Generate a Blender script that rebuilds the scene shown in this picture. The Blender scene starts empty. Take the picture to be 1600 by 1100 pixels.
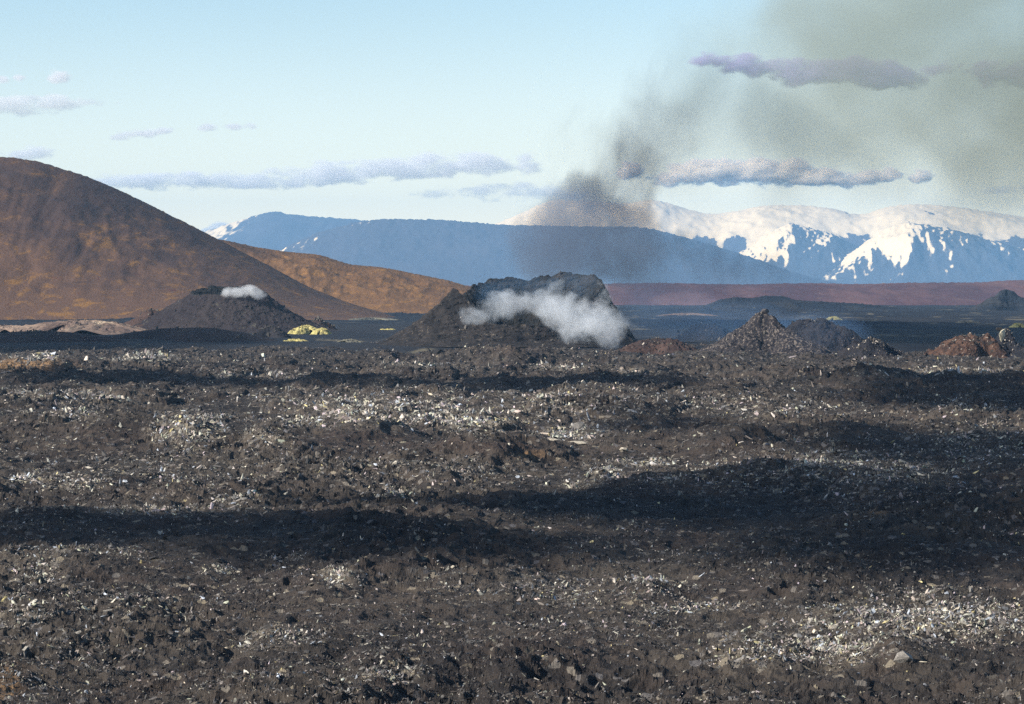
import bpy, bmesh, math, random
import numpy as np
from mathutils import Vector, noise as mnoise

random.seed(7)
RNG = np.random.default_rng(7)
sc = bpy.context.scene
COL = sc.collection

# ------------------------------------------------------------------ camera
F = 6515.0            # focal length in photo pixels (1600 wide)
HZ = 455.0            # photo row of the level horizon
CAMZ = 30.0
cd = bpy.data.cameras.new('camera')
cd.sensor_width = 36.0
cd.lens = 36.0 * F / 1600.0
cd.shift_y = -(550.0 - HZ) / 1600.0
cd.clip_start = 1.0
cd.clip_end = 250000.0
cam = bpy.data.objects.new('camera', cd)
COL.objects.link(cam)
cam.location = (0, 0, CAMZ)
cam.rotation_euler = (math.radians(90), 0, 0)
sc.camera = cam

# ------------------------------------------------------------------ light
SUN_EL = math.radians(28.0)
S_AZ = math.atan2(-0.84, -0.54)        # compass-like: atan2(x, y) of the direction towards the sun
SX, SY, SZ = math.sin(S_AZ) * math.cos(SUN_EL), math.cos(S_AZ) * math.cos(SUN_EL), math.sin(SUN_EL)
w = bpy.data.worlds.new('World')
sc.world = w
w.use_nodes = True
nt = w.node_tree
nt.nodes.clear()
wo = nt.nodes.new('ShaderNodeOutputWorld')
bg = nt.nodes.new('ShaderNodeBackground')
sky = nt.nodes.new('ShaderNodeTexSky')
sky.sky_type = 'NISHITA'
sky.sun_disc = False
sky.sun_elevation = SUN_EL
sky.sun_rotation = S_AZ
sky.altitude = 50
sky.air_density = 0.7
sky.dust_density = 0.0
sky.ozone_density = 2.0
tint = nt.nodes.new('ShaderNodeMix'); tint.data_type = 'RGBA'; tint.blend_type = 'MULTIPLY'
tint.inputs[0].default_value = 1.0
tint.inputs[7].default_value = (0.86, 1.0, 1.0, 1)
tcw = nt.nodes.new('ShaderNodeTexCoord'); sxyz = nt.nodes.new('ShaderNodeSeparateXYZ')
nt.links.new(tcw.outputs['Generated'], sxyz.inputs[0])
mrw = nt.nodes.new('ShaderNodeMapRange'); nt.links.new(sxyz.outputs[2], mrw.inputs[0])
mrw.inputs[1].default_value = 0.0; mrw.inputs[2].default_value = 0.14
crw = nt.nodes.new('ShaderNodeValToRGB'); nt.links.new(mrw.outputs[0], crw.inputs[0])
crw.color_ramp.interpolation = 'B_SPLINE'
SKYT = [(0.0, (1.5, 1.1, .74)), (0.15, (1.35, 1.04, .77)), (0.33, (1.14, .95, .80)), (0.5, (.87, .83, .73)), (1.0, (.85, .86, .84))]
while len(crw.color_ramp.elements) < len(SKYT): crw.color_ramp.elements.new(0.5)
for e_, (p_, c_) in zip(crw.color_ramp.elements, SKYT): e_.position = p_; e_.color = (c_[0] / 1.6, c_[1] / 1.6, c_[2] / 1.6, 1)
vsc = nt.nodes.new('ShaderNodeVectorMath'); vsc.operation = 'SCALE'; vsc.inputs['Scale'].default_value = 1.6
nt.links.new(crw.outputs[0], vsc.inputs[0]); nt.links.new(vsc.outputs[0], tint.inputs[7])
nt.links.new(sky.outputs[0], tint.inputs[6])
nt.links.new(tint.outputs[2], bg.inputs[0])
bg.inputs[1].default_value = 0.10
nt.links.new(bg.outputs[0], wo.inputs[0])

sd = bpy.data.lights.new('sun', 'SUN')
sd.energy = 5.0
sd.angle = math.radians(0.53)
sd.color = (1.0, 0.91, 0.80)
sun = bpy.data.objects.new('sun', sd)
COL.objects.link(sun)
sun.rotation_euler = Vector((SX, SY, SZ)).to_track_quat('Z', 'Y').to_euler()

sc.view_settings.view_transform = 'Standard'
sc.view_settings.look = 'None'
sc.view_settings.gamma = 1.0
sc.view_settings.use_curve_mapping = False
sc.view_settings.exposure = 0.78
sc.render.engine = 'CYCLES'
sc.cycles.use_denoising = False
sc.cycles.max_bounces = 12
sc.cycles.diffuse_bounces = 2
sc.cycles.volume_bounces = 12
sc.cycles.transparent_max_bounces = 24
sc.cycles.volume_max_steps = 256


# ------------------------------------------------------------------ helpers
def P(px, py, d):
    return ((px - 800.0) * d / F, d, CAMZ - (py - HZ) * d / F)


def tag(o, label=None, cat=None, group=None, kind=None):
    if label: o['label'] = label
    if cat: o['category'] = cat
    if group: o['group'] = group
    if kind: o['kind'] = kind
    return o


def hash2(ix, iy, seed):
    h = (ix.astype(np.int64) * 374761393 + iy.astype(np.int64) * 668265263 + seed * 974711) & 0x7fffffff
    h = ((h ^ (h >> 13)) * 1274126177) & 0x7fffffff
    return ((h ^ (h >> 16)) & 0xffff).astype(np.float32) / 65535.0


def perlin(x, y, seed=0):
    x0 = np.floor(x); y0 = np.floor(y)
    fx = (x - x0).astype(np.float32); fy = (y - y0).astype(np.float32)
    u = fx * fx * fx * (fx * (fx * 6 - 15) + 10)
    v = fy * fy * fy * (fy * (fy * 6 - 15) + 10)
    out = []
    for dy in (0, 1):
        row = []
        for dx in (0, 1):
            a = hash2(x0 + dx, y0 + dy, seed) * 6.2831853
            row.append(np.cos(a) * (fx - dx) + np.sin(a) * (fy - dy))
        out.append(row[0] + (row[1] - row[0]) * u)
    return (out[0] + (out[1] - out[0]) * v) * 1.5


def fbm(x, y, sx, sy, octv, seed=0, gain=0.5):
    s = 0.0; a = 1.0
    for k in range(octv):
        s = s + a * perlin(x / sx * 2 ** k, y / sy * 2 ** k, seed + k * 17)
        a *= gain
    return s


def smooth(e0, e1, x):
    t = np.clip((x - e0) / (e1 - e0), 0, 1)
    return t * t * (3 - 2 * t)


def grid_mesh(name, X, Y, Z, mat, parent=None, smooth_shade=True, loc=None, attrs=None, wrap=False):
    """X,Y,Z arrays (rows, cols) -> one mesh object; origin at loc."""
    r, c = X.shape
    if loc is None:
        loc = (float(X.mean()), float(Y.mean()), float(Z.min()))
    co = np.stack([X - loc[0], Y - loc[1], Z - loc[2]], -1).reshape(-1, 3).astype(np.float32)
    idx = np.arange(r * c).reshape(r, c)
    if wrap:
        nxt = np.roll(idx, -1, axis=1)
        a, b, d, e = idx[:-1], nxt[:-1], nxt[1:], idx[1:]
    else:
        a, b, d, e = idx[:-1, :-1], idx[:-1, 1:], idx[1:, 1:], idx[1:, :-1]
    q = np.stack([a, b, d, e], -1).reshape(-1, 4)
    me = bpy.data.meshes.new(name)
    me.vertices.add(len(co)); me.vertices.foreach_set('co', co.ravel())
    me.loops.add(q.size); me.loops.foreach_set('vertex_index', q.ravel().astype(np.int32))
    me.polygons.add(len(q))
    me.polygons.foreach_set('loop_start', np.arange(0, q.size, 4, dtype=np.int32))
    me.polygons.foreach_set('loop_total', np.full(len(q), 4, dtype=np.int32))
    me.update(calc_edges=True)
    me.polygons.foreach_set('use_smooth', np.full(len(q), smooth_shade))
    if attrs:
        for k, arr in attrs.items():
            at = me.attributes.new(k, 'FLOAT', 'POINT')
            at.data.foreach_set('value', arr.reshape(-1).astype(np.float32))
    me.materials.append(mat)
    o = bpy.data.objects.new(name, me)
    COL.objects.link(o)
    if parent is not None:
        o.parent = parent
        o.location = Vector(loc) - parent.location
    else:
        o.location = loc
    return o


def empty(name, loc):
    o = bpy.data.objects.new(name, None)
    o.empty_display_size = 1
    COL.objects.link(o)
    o.location = loc
    return o


# ------------------------------------------------------------------ materials
class N:
    def __init__(s, mat):
        mat.use_nodes = True
        s.t = mat.node_tree
        s.t.nodes.clear()
        s.out = s.t.nodes.new('ShaderNodeOutputMaterial')

    def n(s, typ, **kw):
        x = s.t.nodes.new(typ)
        for k, v in kw.items(): setattr(x, k, v)
        return x

    def l(s, a, b): s.t.links.new(a, b)

    def val(s, inp, v):
        if hasattr(v, 'is_linked') or isinstance(v, bpy.types.NodeSocket): s.l(v, inp)
        else: inp.default_value = v

    def math(s, op, a, b=0.0, clamp=False):
        m = s.n('ShaderNodeMath', operation=op, use_clamp=clamp)
        s.val(m.inputs[0], a); s.val(m.inputs[1], b)
        return m.outputs[0]

    def mix(s, f, a, b, blend='MIX'):
        m = s.n('ShaderNodeMix', data_type='RGBA', blend_type=blend)
        s.val(m.inputs[0], f); s.val(m.inputs[6], a); s.val(m.inputs[7], b)
        return m.outputs[2]

    def ramp(s, f, lo, hi):
        m = s.n('ShaderNodeMapRange', interpolation_type='SMOOTHSTEP')
        s.val(m.inputs[0], f); m.inputs[1].default_value = lo; m.inputs[2].default_value = hi
        return m.outputs[0]

    def pos(s, scale=(1, 1, 1)):
        g = s.n('ShaderNodeNewGeometry')
        m = s.n('ShaderNodeMapping'); m.inputs[3].default_value = scale
        s.l(g.outputs['Position'], m.inputs[0])
        return m.outputs[0]

    def noise(s, vec, scale, detail=4, rough=0.55, dist=0.0):
        m = s.n('ShaderNodeTexNoise')
        s.l(vec, m.inputs['Vector']); m.inputs['Scale'].default_value = scale
        m.inputs['Detail'].default_value = detail; m.inputs['Roughness'].default_value = rough
        m.inputs['Distortion'].default_value = dist
        return m.outputs[0]

    def vor(s, vec, scale, feature='F1'):
        m = s.n('ShaderNodeTexVoronoi', feature=feature)
        s.l(vec, m.inputs['Vector']); m.inputs['Scale'].default_value = scale
        return m

    def attr(s, name, typ='GEOMETRY'):
        m = s.n('ShaderNodeAttribute', attribute_name=name, attribute_type=typ)
        return m

    def surf(s, col, rough=0.95, bump=None, bstr=0.5, bdist=1.0, spec=0.2):
        b = s.n('ShaderNodeBsdfPrincipled')
        s.val(b.inputs['Base Color'], col); s.val(b.inputs['Roughness'], rough)
        b.inputs['Specular IOR Level'].default_value = spec
        if bump is not None:
            bm = s.n('ShaderNodeBump'); bm.inputs['Strength'].default_value = bstr
            bm.inputs['Distance'].default_value = bdist
            s.l(bump, bm.inputs['Height']); s.l(bm.outputs[0], b.inputs['Normal'])
        s.l(b.outputs[0], s.out.inputs[0])


def c4(r, g, b): return (r, g, b, 1)


def rock_mat(name, dark, mid, light, scale, light_thr=(0.6, 0.72), mid_thr=(0.42, 0.58), bdist=1.0, stretch=(1, 1, 1), speck=None):
    """dark rock with mid-toned and light blotches; scale = blotches per metre"""
    m = bpy.data.materials.new(name); k = N(m)
    p = k.pos(stretch)
    n1 = k.noise(p, scale, 6, 0.6, 0.3)
    n2 = k.noise(p, scale * 2.7, 6, 0.65, 0.6)
    col = k.mix(k.ramp(n1, *mid_thr), dark, mid)
    col = k.mix(k.ramp(n2, *light_thr), col, light)
    n3 = k.noise(p, scale * 9, 5, 0.7)
    col = k.mix(k.math('MULTIPLY', k.ramp(n3, 0.3, 0.7), 0.5), col, k.mix(0.5, col, c4(0.02, 0.02, 0.022)))
    if speck:
        sv = k.vor(p, speck[0])
        rnd = k.n('ShaderNodeSeparateColor'); k.l(sv.outputs['Color'], rnd.inputs[0])
        msk = k.math('GREATER_THAN', rnd.outputs[0], speck[1])
        msk = k.math('MULTIPLY', msk, k.ramp(k.noise(p, speck[0] * 0.15, 3), 0.5, 0.62))
        col = k.mix(msk, col, speck[2])
    k.surf(col, bump=n3, bstr=0.7, bdist=bdist)
    return m


# ------------------------------------------------------------------ terrain of the lava field
def dist_of(py): return CAMZ * F / (py - HZ)


# mounds: px, row of base, height in rows, half width px, depth factor
MOUNDS = [(180, 706, 44, 120, 1.4), (60, 690, 25, 80, 1.6), (290, 712, 24, 50, 1.2), (420, 712, 24, 45, 1.5), (560, 706, 38, 105, 1.6),
          (755, 728, 36, 110, 1.3), (1040, 700, 22, 70, 1.6), (935, 760, 16, 26, 1.5), (1150, 715, 22, 90, 1.6),
          (740, 562, 20, 45, 1.0), (800, 566, 26, 40, 1.0), (850, 560, 16, 40, 1.0), (690, 560, 12, 40, 1.0),
          (590, 556, 12, 70, 1.0), (230, 574, 14, 60, 1.2), (90, 572, 15, 60, 1.0), (1315, 600, 12, 24, .8), (1100, 570, 14, 90, 1.0),
          (960, 556, 12, 70, .8), (1230, 588, 12, 120, 1.0), (1500, 590, 14, 90, 1.0), (440, 575, 14, 80, 1.0),
          (1420, 1068, 40, 110, .9), (1180, 1045, 32, 80, 1.2), (850, 1065, 34, 150, 1.0), (1480, 1010, 32, 150, 1.2),
          (400, 825, 14, 50, 1.0), (1400, 830, 20, 160, 1.4), (330, 800, 15, 120, 1.5), (1000, 935, 18, 90, 1.4), (540, 930, 18, 70, 1.4),
          (1250, 770, 20, 200, 1.4), (100, 790, 18, 120, 1.3), (640, 640, 14, 200, 1.0), (1320, 690, 16, 120, 1.4), (930, 690, 14, 60, 1.3),
          (340, 640, 12, 60, 1.2), (90, 640, 12, 100, 1.2)]
RIDGES = [(1330, 603, 13, 420, 7), (560, 618, 8, 300, 8), (930, 608, 8, 160, 6), (700, 668, 6, 160, 6), (200, 830, 8, 300, 5), (1300, 800, 8, 320, 6)]


def field_height(x, y, fade=True, fine=True):
    d = np.maximum(y, 60.0)
    z = np.zeros_like(x, dtype=np.float32)
    # broad swells
    z += 1.6 * perlin(x / 90, y / 230, 3) * smooth(250, 700, d) + 0.7 * perlin(x / 38, y / 90, 5)
    z += (0.9 + 0.5 * smooth(500, 1500, d)) * fbm(x, y, 17, 40, 2, 8)
    z -= 4.2 * smooth(1150, 2150, d)
    near = (.22 + .5 * smooth(450, 1100, d)) * (1 - .5 * smooth(1400, 2100, d))
    n1 = fbm(x, y, 62, 150, 4, 201, .55)
    z += 2.1 * near * smooth(-.05, .07, n1) + 1.6 * near * smooth(.32, .42, n1)
    n2 = fbm(x, y, 24, 52, 4, 233, .55)
    z += 0.95 * near * smooth(-.05, .09, n2) - 0.8 * near * smooth(.55, .7, n2)
    z -= 1.3 * near
    for (px, pb, h, hw, df) in MOUNDS:
        c = dist_of(pb - h * 0.15)
        cx = (px - 800) * c / F; r = hw * c / F; hm = h * c / F
        dy = max(r * df, c * 0.035)
        wob = 1 + 0.25 * perlin(x / (r * .7), y / (dy * .7), int(px))
        q = ((x - cx) / (r * 0.8)) ** 2 + ((y - c - dy * 0.3) / dy) ** 2
        z += hm * np.exp(-q * wob)
    for (px, pb, h, hw, dy) in RIDGES:
        c = dist_of(pb); cx = (px - 800) * c / F; r = hw * c / F; hm = h * c / F
        yy = y - c - 14 * perlin(x / 30, x * 0 + 3.3, int(px)) - 4 * perlin(x / 7, x * 0, int(px) + 1)
        z += hm * np.exp(-((x - cx) / r) ** 4) * np.exp(-(yy / (dy + 6)) ** 2) * (0.8 + 0.5 * perlin(x / 9, y / 30, int(px) + 2))
    if not fine: return z
    # clinker roughness, octaves finer than the mesh fade out with distance
    rough = 0.55 + 0.75 * smooth(-0.25, 0.5, perlin(x / 45, y / 110, 77))
    for lam, amp, sd_ in ((9.0, 1.15, 21), (5.2, 0.85, 22), (3.0, 0.62, 23), (1.7, 0.46, 24), (0.95, 0.30, 25), (.6, .2, 26)):
        f = smooth(lam * 430, lam * 190, d) if fade else 1.0
        n = perlin(x / lam + 0.35 * perlin(x / lam * 1.9, y / lam * .9, sd_ + 9), y / (lam * 1.35), sd_)
        z += rough * amp * (1 - 2.0 * np.abs(n)) * 0.62 * f
    # far large clinker shapes, the ragged crests seen edge on
    z += smooth(900, 1700, d) * 0.9 * (1 - 2 * np.abs(perlin(x / 5.5, y / 16, 31)))
    z += smooth(900, 1700, d) * 0.5 * perlin(x / 2.2, y / 8, 32)
    return z


# colour patches: px, py, rx, ry, strength
PALE = [(290, 682, 50, 26, 1.7), (415, 692, 36, 14, .8), (560, 645, 100, 24, .9), (640, 650, 80, 22, 1.0), (720, 660, 90, 20, .9),
        (850, 640, 90, 22, .55), (890, 680, 50, 12, 1.0), (1480, 975, 130, 34, .72), (1330, 985, 110, 34, .5), (1210, 1035, 90, 28, .6), (1160, 1040, 50, 22, .5),
        (1300, 1020, 70, 30, .8), (945, 746, 22, 9, 1.3), (1010, 726, 42, 7, .9), (905, 762, 30, 6, .8), (110, 762, 75, 14, .6), (40, 755, 30, 8, .7),
        (50, 905, 60, 30, .5), (530, 910, 28, 10, .9), (610, 785, 40, 7, .8), (1010, 915, 40, 8, .8), (1300, 740, 190, 40, .5), (1520, 700, 90, 35, .35),
        (345, 900, 30, 12, .6), (230, 562, 50, 7, .9), (60, 562, 40, 6, .8), (400, 590, 70, 5, .7), (660, 575, 60, 4, .8), (870, 577, 45, 5, .9),
        (1000, 585, 60, 5, .7), (100, 622, 110, 12, .6), (140, 630, 60, 12, .5), (480, 625, 110, 10, .4), (960, 640, 90, 20, .4), (1150, 640, 160, 20, .35),
        (1380, 590, 60, 5, .6), (1500, 583, 80, 5, .8), (470, 665, 60, 12, .6), (260, 805, 110, 6, .6), (370, 790, 40, 6, .8), (430, 1010, 60, 16, .4), (590, 1080, 60, 12, .6),
        (700, 620, 300, 14, .35), (450, 880, 40, 8, .4), (880, 610, 120, 8, .3), (130, 870, 120, 8, .3), (1080, 960, 80, 12, .4), (1500, 640, 90, 14, .3),
        (330, 655, 30, 5, 1.0), (100, 655, 60, 10, .5), (1090, 755, 90, 8, .45), (40, 980, 60, 30, .4), (200, 960, 200, 40, .2), (900, 930, 200, 20, .2), (300, 740, 300, 40, .18), (650, 745, 200, 25, .28)]
BROWN = [(560, 690, 110, 22, 1.0), (180, 690, 120, 22, .7), (760, 705, 120, 14, 1.0), (1160, 700, 110, 16, .7), (300, 775, 200, 18, .5), (850, 1030, 150, 35, .6),
         (500, 960, 300, 50, .35), (1190, 725, 90, 12, .7), (800, 545, 60, 14, .7), (1100, 930, 160, 20, .5), (1550, 870, 80, 20, .5), (200, 880, 300, 60, .15)]
TAN = [(20, 572, 75, 8, 1.3), (825, 718, 26, 6, .7), (1370, 812, 26, 5, .6), (15, 1080, 22, 22, .8)]
SMOOTH = [(560, 690, 100, 17, 1.0), (180, 695, 110, 14, .8), (760, 708, 110, 14, .7), (1320, 1062, 200, 14, 1.0), (850, 1040, 100, 20, .4), (1100, 575, 150, 8, 1.0), (500, 835, 700, 20, .3)]
DENSE_DARK = [(1400, 600, 400, 8, 1.), (900, 605, 300, 8, 1.)]


def patch(x, y, lst, wob=0.85, seed=50, zb=0.0):
    px = x / y * F + 800; py = HZ + (CAMZ - zb) * F / y
    n1 = 1 + wob * fbm(px, py, 28, 10, 3, seed)
    m = np.zeros_like(x, dtype=np.float32)
    for (cx, cy, rx, ry, s) in lst:
        q = (((px - cx) / rx) ** 2 + ((py - cy) / ry) ** 2)
        m = np.maximum(m, s * np.clip(1.35 * np.exp(-q * 0.9) * n1 - 0.12, 0, 1.3))
    return m


# ---- materials for the lava
def lava_material():
    m = bpy.data.materials.new('lava_clinker'); k = N(m)
    p = k.pos((1, 0.5, 1.2))
    n1 = k.noise(p, 0.035, 5, 0.6, 0.4)
    n2 = k.noise(p, 0.7, 6, 0.7, 0.5)
    n3 = k.noise(p, 3.2, 5, 0.75, 0.3)
    pale = k.attr('pale').outputs['Fac']; br = k.attr('brown').outputs['Fac']; tan = k.attr('tan').outputs['Fac']
    base = k.mix(k.ramp(n1, 0.38, 0.62), c4(0.025, 0.023, 0.023), c4(0.064, 0.055, 0.046))
    base = k.mix(k.math('MULTIPLY', k.ramp(n2, 0.45, 0.7), 0.6), base, c4(0.085, 0.072, 0.06))
    base = k.mix(k.math('MULTIPLY', br, 0.75, True), base, k.mix(n3, c4(0.034, 0.026, 0.023), c4(0.086, 0.065, 0.054)))
    base = k.mix(k.math('MULTIPLY', k.ramp(n3, 0.40, 0.68), k.math('MULTIPLY', pale, 0.9, True)), base, c4(0.25, 0.22, 0.17))
    base = k.mix(k.math('MULTIPLY', tan, k.ramp(n3, 0.25, 0.6), True), base, c4(0.26, 0.16, 0.08))
    # crumbs of weathered rock
    v = k.vor(k.pos((1, 0.45, 1)), 1.5)
    s = k.n('ShaderNodeSeparateColor'); k.l(v.outputs['Color'], s.inputs[0])
    thr = k.math('SUBTRACT', 0.955, k.math('MULTIPLY', pale, 0.25))
    base = k.mix(k.math('MULTIPLY', k.math('GREATER_THAN', s.outputs[0], thr), 0.8), base, k.mix(s.outputs[1], c4(0.28, 0.24, 0.17), c4(0.12, 0.12, 0.13)))
    dk = k.math('GREATER_THAN', s.outputs[2], 0.8)
    base = k.mix(k.math('MULTIPLY', dk, 0.6), base, c4(0.012, 0.012, 0.014))
    bp = k.math('ADD', k.math('MULTIPLY', n2, 0.5), k.math('MULTIPLY', n3, 0.35))
    k.surf(base, bump=bp, bstr=1.0, bdist=0.9)
    return m


M_LAVA = lava_material()
M_BASIN = rock_mat('old_lava_plain', c4(.008, .011, .018), c4(.018, .020, .025), c4(.17, .15, .10), 0.009, (0.56, 0.70), (0.42, 0.56), 2.0, (1, .18, 1))

# ---- the sheet under everything, out to the mountains
gx = np.concatenate([np.linspace(-19000, -1600, 30), np.linspace(-1500, 1500, 160), np.linspace(1600, 19000, 30)])
gy = np.concatenate([np.linspace(-450, 2200, 12), np.geomspace(2250, 9800, 150), np.linspace(10500, 54500, 12)])
GX, GY = np.meshgrid(gx, gy)
GZ = np.where(GY < 2200, -7.0, -7 + 6.5 * smooth(2200, 2420, GY))
GZ = GZ + smooth(2300, 2600, GY) * smooth(10000, 9000, GY) * (1.3 * fbm(GX, GY, 60, 200, 3, 90) + 2.2 * np.clip(perlin(GX / 160, GY / 500, 95), 0, 1))
grd = grid_mesh('ground', GX, GY, GZ, M_BASIN, loc=(0, 0, 0))
tag(grd, 'dark old lava plain stretching behind the cones to the horizon', None, None, 'structure')

# ---- lava field
NR, NC = 1180, 900
dd = np.geomspace(265, 2520, NR)
uu = np.linspace(-0.165, 0.165, NC)
D, U = np.meshgrid(dd, uu, indexing='ij')
jx = (RNG.random(D.shape) - .5) * 0.5 * (uu[1] - uu[0]) * D
jy = (RNG.random(D.shape) - .5) * 0.5 * D * (math.log(2520 / 265) / NR)
LX = U * D + jx; LY = D + jy
LZ = field_height(LX, LY)
ZB = field_height(LX, LY, fine=False)
_n1 = fbm(LX, LY, 62, 150, 4, 201, .55); _n2 = fbm(LX, LY, 24, 52, 4, 233, .55)
SCARP = np.clip(np.exp(-((_n1 - .01) / .06) ** 2) + np.exp(-((_n1 - .37) / .05) ** 2) + .7 * np.exp(-((_n2 - .02) / .07) ** 2), 0, 1)
edge = smooth(0.165, 0.158, np.abs(U)) * smooth(2520, 2450, D) * smooth(265, 272, D)
LZ = -7.5 + (LZ + 7.5) * edge
PALE_A = patch(LX, LY, PALE, zb=ZB)
lava = grid_mesh('lava_field', LX, LY, LZ, M_LAVA, smooth_shade=False, loc=(0, 0, 0),
                 attrs={'pale': PALE_A, 'brown': np.maximum(patch(LX, LY, BROWN, zb=ZB), .6 * SCARP), 'tan': patch(LX, LY, TAN, zb=ZB)})
tag(lava, 'rough dark brown clinker lava field filling the foreground', None, None, 'structure')
# shoulders of the lava field outside the view
for side in (-1, 1):
    a = np.linspace(0.16, 0.6, 60) * side
    b = np.geomspace(255, 2540, 140)
    BB, AA = np.meshgrid(b, a, indexing='ij')
    Z = field_height(AA * BB, BB) * 0.8
    Z = -7.6 + (Z + 7.6) * smooth(2540, 2400, BB) * smooth(0.6, 0.5, np.abs(AA)) - 0.8
    o = grid_mesh('lava_field', AA * BB, BB, Z, M_LAVA, smooth_shade=False, loc=(0, 0, 0), attrs={'pale': Z * 0 + .1, 'brown': Z * 0 + .2, 'tan': Z * 0})
    tag(o, 'outer margin of the dark lava field at the %s of the view' % ('left' if side < 0 else 'right'), None, None, 'structure')


# ------------------------------------------------------------------ ridges, hills and mountains
def ridge(name, pts, Y, front, back, mat, nx=200, ny=60, rough=(0.0, 50.0), crest=0.0, base=-1.0, p=1.6, ridged=(0, 0, 0), parent=None, seed=1, xs=1.0, attrs=None, bulge=0.0):
    """height field whose crest at distance Y follows the outline pts (px,py)"""
    pts = sorted(pts)
    x0, x1 = (pts[0][0] - 800) * Y / F, (pts[-1][0] - 800) * Y / F
    xs_ = np.linspace(x0, x1, nx)
    hx = np.interp(xs_, [(q[0] - 800) * Y / F for q in pts], [CAMZ - (q[1] - HZ) * Y / F for q in pts])
    ker = max(1, nx // 90)
    hx = np.convolve(np.pad(hx, ker, mode='edge'), np.ones(2 * ker + 1) / (2 * ker + 1), 'valid')
    t = np.concatenate([-np.linspace(1, 0, int(ny * .65)) ** 1.0, np.linspace(0, 1, ny - int(ny * .65) + 1)[1:]])
    T, HX = np.meshgrid(t, hx, indexing='ij')
    _, XX = np.meshgrid(t, xs_, indexing='ij')
    YY = Y + np.where(T < 0, T * front, T * back)
    YY = YY + bulge * (np.abs(T)) * perlin(XX / (front * .8), YY * 0, seed + 3) * front
    prof = (1 - np.abs(T) ** 1.25) ** p
    Z = base + (HX - base) * prof
    env = np.clip((HX - base) / max(1e-6, (hx.max() - base)), 0, 1) * np.clip(np.abs(T) * 2.0, 0, 1) * (1 - np.abs(T))
    if rough[0]: Z = Z + rough[0] * env * fbm(XX, YY, rough[1], rough[1] * xs, 5, seed)
    if ridged[0]:
        n = 0; a = 1
        for i in range(5):
            n = n + a * (1 - 2 * np.abs(perlin(XX / ridged[1] * 2 ** i + .3 * perlin(XX / ridged[1], YY / ridged[1], 5), YY / ridged[2] * 2 ** i, seed + 40 + i))); a *= .55
        Z = Z + ridged[0] * env * n
    if crest:
        Z = Z + crest * prof * fbm(XX, YY, crest * 4, crest * 6, 4, seed + 7)
    o = grid_mesh(name, XX, YY, Z, mat, parent, True, loc=(float((x0 + x1) / 2), float(Y), base), attrs=attrs(XX, YY, Z) if attrs else None)
    return o


# left hill
def hill_mat(name, dark, mid, ochre, red, sc_=1.0):
    m = bpy.data.materials.new(name); k = N(m)
    p = k.pos((1, .5, 1.6)); g = k.n('ShaderNodeNewGeometry'); s = k.n('ShaderNodeSeparateXYZ'); k.l(g.outputs['Position'], s.inputs[0])
    n1 = k.noise(p, 0.012 * sc_, 6, 0.62, 1.0); n2 = k.noise(p, 0.05 * sc_, 6, 0.68, 0.8); n3 = k.noise(p, 0.35 * sc_, 4, 0.7)
    low = k.ramp(s.outputs[2], 125, 15)
    col = k.mix(k.ramp(k.math('ADD', n1, k.math('MULTIPLY', low, 0.22)), 0.42, 0.72), dark, mid)
    och = k.math('MULTIPLY', k.ramp(n2, 0.50, 0.66), k.ramp(k.math('ADD', n1, k.math('MULTIPLY', low, .15)), 0.46, 0.64))
    col = k.mix(och, col, ochre)
    n4 = k.noise(k.pos((1, 1, .5)), 0.03 * sc_, 6, 0.7, 1.5)
    col = k.mix(k.math('MULTIPLY', k.ramp(n4, 0.60, 0.68), k.ramp(s.outputs[2], 75, 25)), col, red)
    col = k.mix(k.math('MULTIPLY', k.ramp(n3, 0.35, 0.7), 0.45), col, k.mix(.5, col, c4(.02, .015, .015)))
    k.surf(col, bump=n3, bstr=.6, bdist=2.5)
    return m


M_HILL = hill_mat('heath_hillside', c4(.060, .038, .032), c4(.115, .066, .042), c4(.22, .115, .035), c4(.085, .026, .022))
M_HILL2 = hill_mat('heath_ridge', c4(.10, .055, .028), c4(.19, .10, .04), c4(.30, .155, .045), c4(.09, .028, .018), 1.1)
h = ridge('hill', [(-900, 470), (-600, 400), (-350, 320), (-200, 275), (-80, 250), (10, 245), (60, 252), (140, 277), (200, 303), (260, 333), (320, 363), (360, 384), (420, 415), (480, 448), (540, 472), (590, 488), (620, 497), (660, 503)],
          4900, 520, 700, M_HILL, 460, 190, rough=(12, 90), ridged=(5, 45, 260), crest=0.9, base=-1, p=1.15, seed=11, bulge=.25)
tag(h, 'broad rounded brown hill with ochre and red patches at the left edge', None, None, 'structure')
h = ridge('hill', [(150, 400), (300, 372), (345, 374), (400, 386), (445, 393), (500, 398), (545, 413), (600, 418), (660, 430), (700, 438), (740, 450), (790, 462), (850, 474)],
          5600, 420, 600, M_HILL2, 360, 110, rough=(12, 60), ridged=(5, 40, 200), crest=0.9, base=-1, p=1.2, seed=15, bulge=.3)
tag(h, 'low ochre brown ridge between the rounded hill and the main cone', None, None, 'structure')

# purple plateau across the horizon
M_PLAT = rock_mat('purple_heath', c4(.085, .045, .055), c4(.14, .075, .075), c4(.20, .13, .10), 0.006, (0.6, 0.75), (0.4, 0.6), 3, (1, .3, 2))
h = ridge('plateau', [(-900, 452), (200, 452), (600, 450), (760, 446), (960, 443), (1050, 442), (1150, 445), (1250, 442), (1330, 444), (1450, 441), (1520, 442), (1590, 437), (1700, 438), (2500, 444)],
          9500, 500, 900, M_PLAT, 700, 40, rough=(6, 60), crest=1.6, base=-2, p=.6, seed=21)
tag(h, 'long low purple brown plateau along the horizon', None, None, 'structure')


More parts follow.
